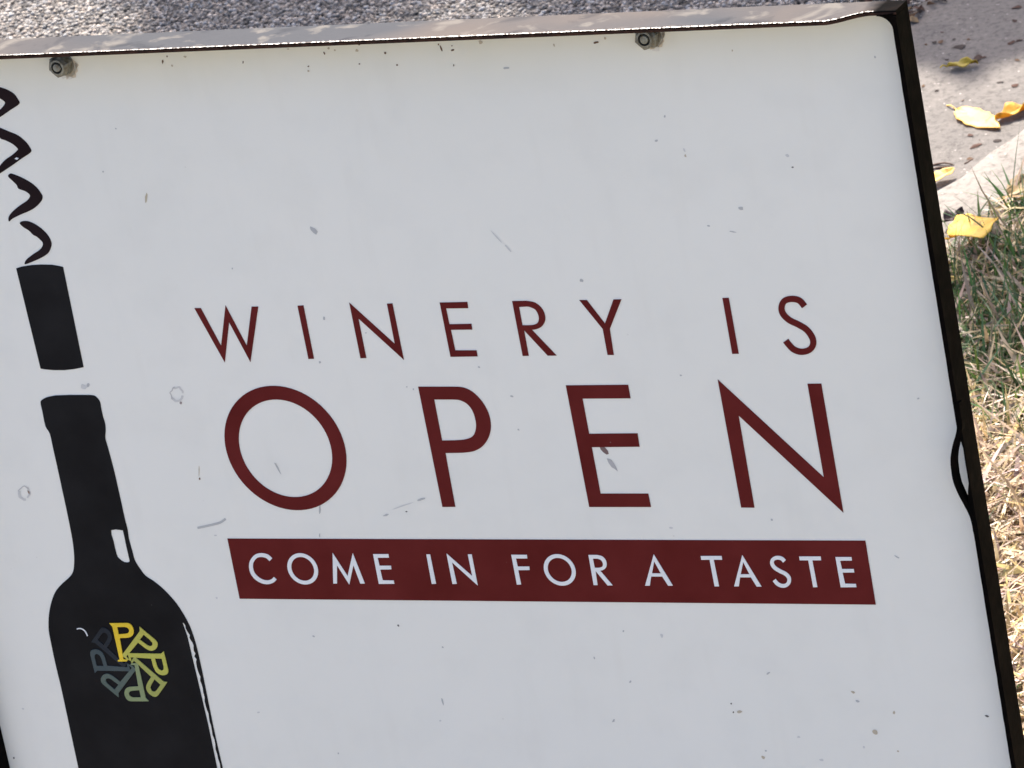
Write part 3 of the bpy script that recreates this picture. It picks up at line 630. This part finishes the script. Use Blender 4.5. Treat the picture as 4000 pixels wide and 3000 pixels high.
# leaf crumbs and seeds lying in the gutter and along the road joint
def debris():
    parts, cols = [], []
    def bit(c, a, b, h, col):
        if c[2] < ZG + .0031 and np.array(c[:2]) @ KN < N_ROAD: c = (c[0], c[1], zgut(c) - .0003)
        n = 7; ang = random.uniform(0, 6.28); V = []
        for k in range(n):
            t = 2 * math.pi * k / n; q = random.uniform(.6, 1.25); x, y = a * q * math.cos(t), b * q * math.sin(t)
            V.append((c[0] + x * math.cos(ang) - y * math.sin(ang), c[1] + x * math.sin(ang) + y * math.cos(ang), c[2] + random.uniform(.0004, h)))
        V.append((c[0], c[1], c[2] + h * random.uniform(.6, 1.3)))
        parts.append((V, [(k, (k + 1) % n, n) for k in range(n)])); cols.extend([(*col, 1)] * (n + 1))
    dk = [(.05, .028, .022), (.07, .035, .025), (.035, .025, .022), (.10, .055, .03)]
    for x, y, a in ((3812,569,4),(3788,618,2.6),(3893,548,2.8),(3607,339,1.8),(3660,357,1.6),(3751,187,5),(3820,230,4),(3845,226,2.5),(3975,33,3.5),(3962,84,2.5),(3650,172,2.4),(3675,168,2.6),(3618,178,1.6),(3965,335,3),(3908,322,2.5),(3976,237,2.2),(3700,237,1.7),(3683,131,1.5),(3726,158,1.5),(3783,158,1.8),(3950,170,2.8),(3980,160,2.2),(3790,528,2.2),(3830,645,2.4),(3760,395,1.2)):
        bit(gnd(x, y, ZG + .0025), a * .0014, a * .0009, .0012, random.choice(dk))
    for _ in range(200):
        t, n = random.uniform(-.6, 2.2), random.uniform(N_KERB + .01, N_ROAD); q = random.uniform(.0004, .0015)
        bit(kp(t, n, ZG + .002), q, q * .7, .0008, random.choice(dk))
    for _ in range(1200):                                       # litter line along the joint with the road
        t = random.uniform(.2, 2.0); n = N_ROAD + random.random() ** 1.5 * .075 - .003; q = random.uniform(.002, .009)
        bit(kp(t, n, ZG + .001 + random.uniform(0, .005)), q, q * .45, .005, random.choice(dk + dk + [(.16, .10, .055), (.26, .18, .10), (.05, .04, .028)]))
    for _ in range(160):
        t = random.uniform(-.4, 2.2); n = N_KERB + .012 + abs(random.gauss(0, .012)); q = random.uniform(.0015, .006)
        bit(kp(t, n, ZG + .002), q, q * .45, .004, random.choice(dk + [(.25, .16, .08)]))
    V, Fc = join(parts); o = mesh_obj('leaf_litter', V, Fc, m_attr('litter', .85, .0, .2, 300, .3))
    at = o.data.color_attributes.new('col', 'FLOAT_COLOR', 'POINT'); at.data.foreach_set('color', np.array(cols, np.float32).ravel())
    return tag(o, 'brown leaf crumbs and seeds scattered along the gutter', 'leaf litter', kind='stuff')
debris()

# ------------------------------------------------------------------ street tree whose boughs dapple the road and gutter
def tree():
    base = np.array(kp(6.2, .1)); root = bpy.data.objects.new('street_tree', None); COL.objects.link(root); root.location = Vector(base)
    tag(root, 'street tree with yellowing leaves growing in the lawn beside the kerb', 'tree')
    bark = m_bark()
    tp = [np.array([0, 0, -.05]), np.array([.02, 0, .3]), np.array([.03, .03, 1.2]), np.array([-.04, .02, 2.2]), np.array([-.02, -.04, 3.2]), np.array([.1, .1, 4.6]), np.array([.05, .2, 6.2])]
    mesh_obj('trunk', *tube(tp, [.24, .18, .155, .14, .115, .07, .02], 14), bark, root, smooth=True)
    cl = []
    def sh(px, py, z, rad, n, h):
        g = gnd(px, py, z); cl.append((g + SV * ((h - z) / SV[2]), rad, n))
    for px, py, rad, n, h in SHADE: sh(px, py, ZG if py < 600 else 0, rad, n, h)
    targets = [c[0] for c in cl]
    for k in range(26):                                          # rest of the crown
        a = k * 2.4; rr = random.uniform(.8, 2.6); targets_ = base + np.array([rr * math.cos(a) + .5, rr * math.sin(a) + .9, random.uniform(3.2, 6.8)])
        cl.append((targets_, random.uniform(.45, .75), 150)); targets.append(targets_)
    parts = []
    for i, T in enumerate(targets):
        T = np.array(T) - base; s = tp[2 + i % 3] if T[2] < 4.5 else tp[4]
        s = s + (tp[4] - tp[3]) * random.uniform(-.3, .3); D = T - s
        P = [s, s + D * .3 + np.array([0, 0, .25]), s + D * .65 + np.array([random.uniform(-.1, .1), random.uniform(-.1, .1), .18]), T]
        parts.append(tube(P, [.05, .034, .018, .005], 6))
    V, Fc = join(parts); mesh_obj('limbs', V, Fc, bark, root, smooth=True)
    C, Ls, K = [], [], []
    for c, rad, n in cl:
        p = RNG.normal(0, 1, (n, 3)); p /= np.linalg.norm(p, axis=1)[:, None]; p *= (RNG.random((n, 1)) ** .5) * rad
        C.append(np.array(c) - base + p)
    C = np.concatenate(C); n = len(C)
    ax = RNG.normal(0, 1, (n, 3)) - np.array([0, 0, .6]); ax /= np.linalg.norm(ax, axis=1)[:, None]
    s = np.cross(ax, RNG.normal(0, 1, (n, 3))); s /= np.linalg.norm(s, axis=1)[:, None]
    L = RNG.uniform(.045, .085, (n, 1)); w = L * .27
    V = np.stack([C, C + ax * L * .4 + s * w, C + ax * L, C + ax * L * .4 - s * w], 1).reshape(-1, 3)
    Fc = np.arange(4 * n).reshape(-1, 4)
    mixv = RNG.random((n, 1)); col = np.array([.07, .12, .02]) * (1 - mixv) + np.array([.35, .25, .03]) * mixv ** 2
    col = np.repeat(np.concatenate([col, np.ones((n, 1))], 1), 4, 0)
    np_mesh('crown', V, Fc, col, m_attr('tree_leaf', .5, .35, .4, 30, .3), root)
SHADE = [(960,60,.07,80,3.0),(1080,60,.085,150,3.1),(1210,40,.06,45,2.7),(1400,60,.05,14,3.3),(1650,50,.05,10,2.9),(640,20,.04,10,3.2),(780,40,.05,18,2.8),
         (2300,30,.06,50,2.6),(2450,40,.07,80,2.8),(2620,30,.08,100,3.0),(2800,30,.08,110,2.7),(2980,20,.08,110,3.1),(3150,20,.08,110,2.9),(3320,20,.07,90,2.6),
         (3540,195,.022,17,2.0),(3620,200,.022,17,2.0),(3710,200,.022,17,2.0),(3800,190,.022,17,2.0),(3890,170,.024,20,2.0),(3980,140,.03,34,2.0),
         (3990,40,.05,40,2.4),(3900,30,.04,20,2.4),(3990,1180,.04,22,2.3),(3600,60,.03,5,2.4),(3990,1130,.03,12,2.3),(3960,1260,.035,14,2.5),(3930,1440,.03,14,2.2)]
tree()
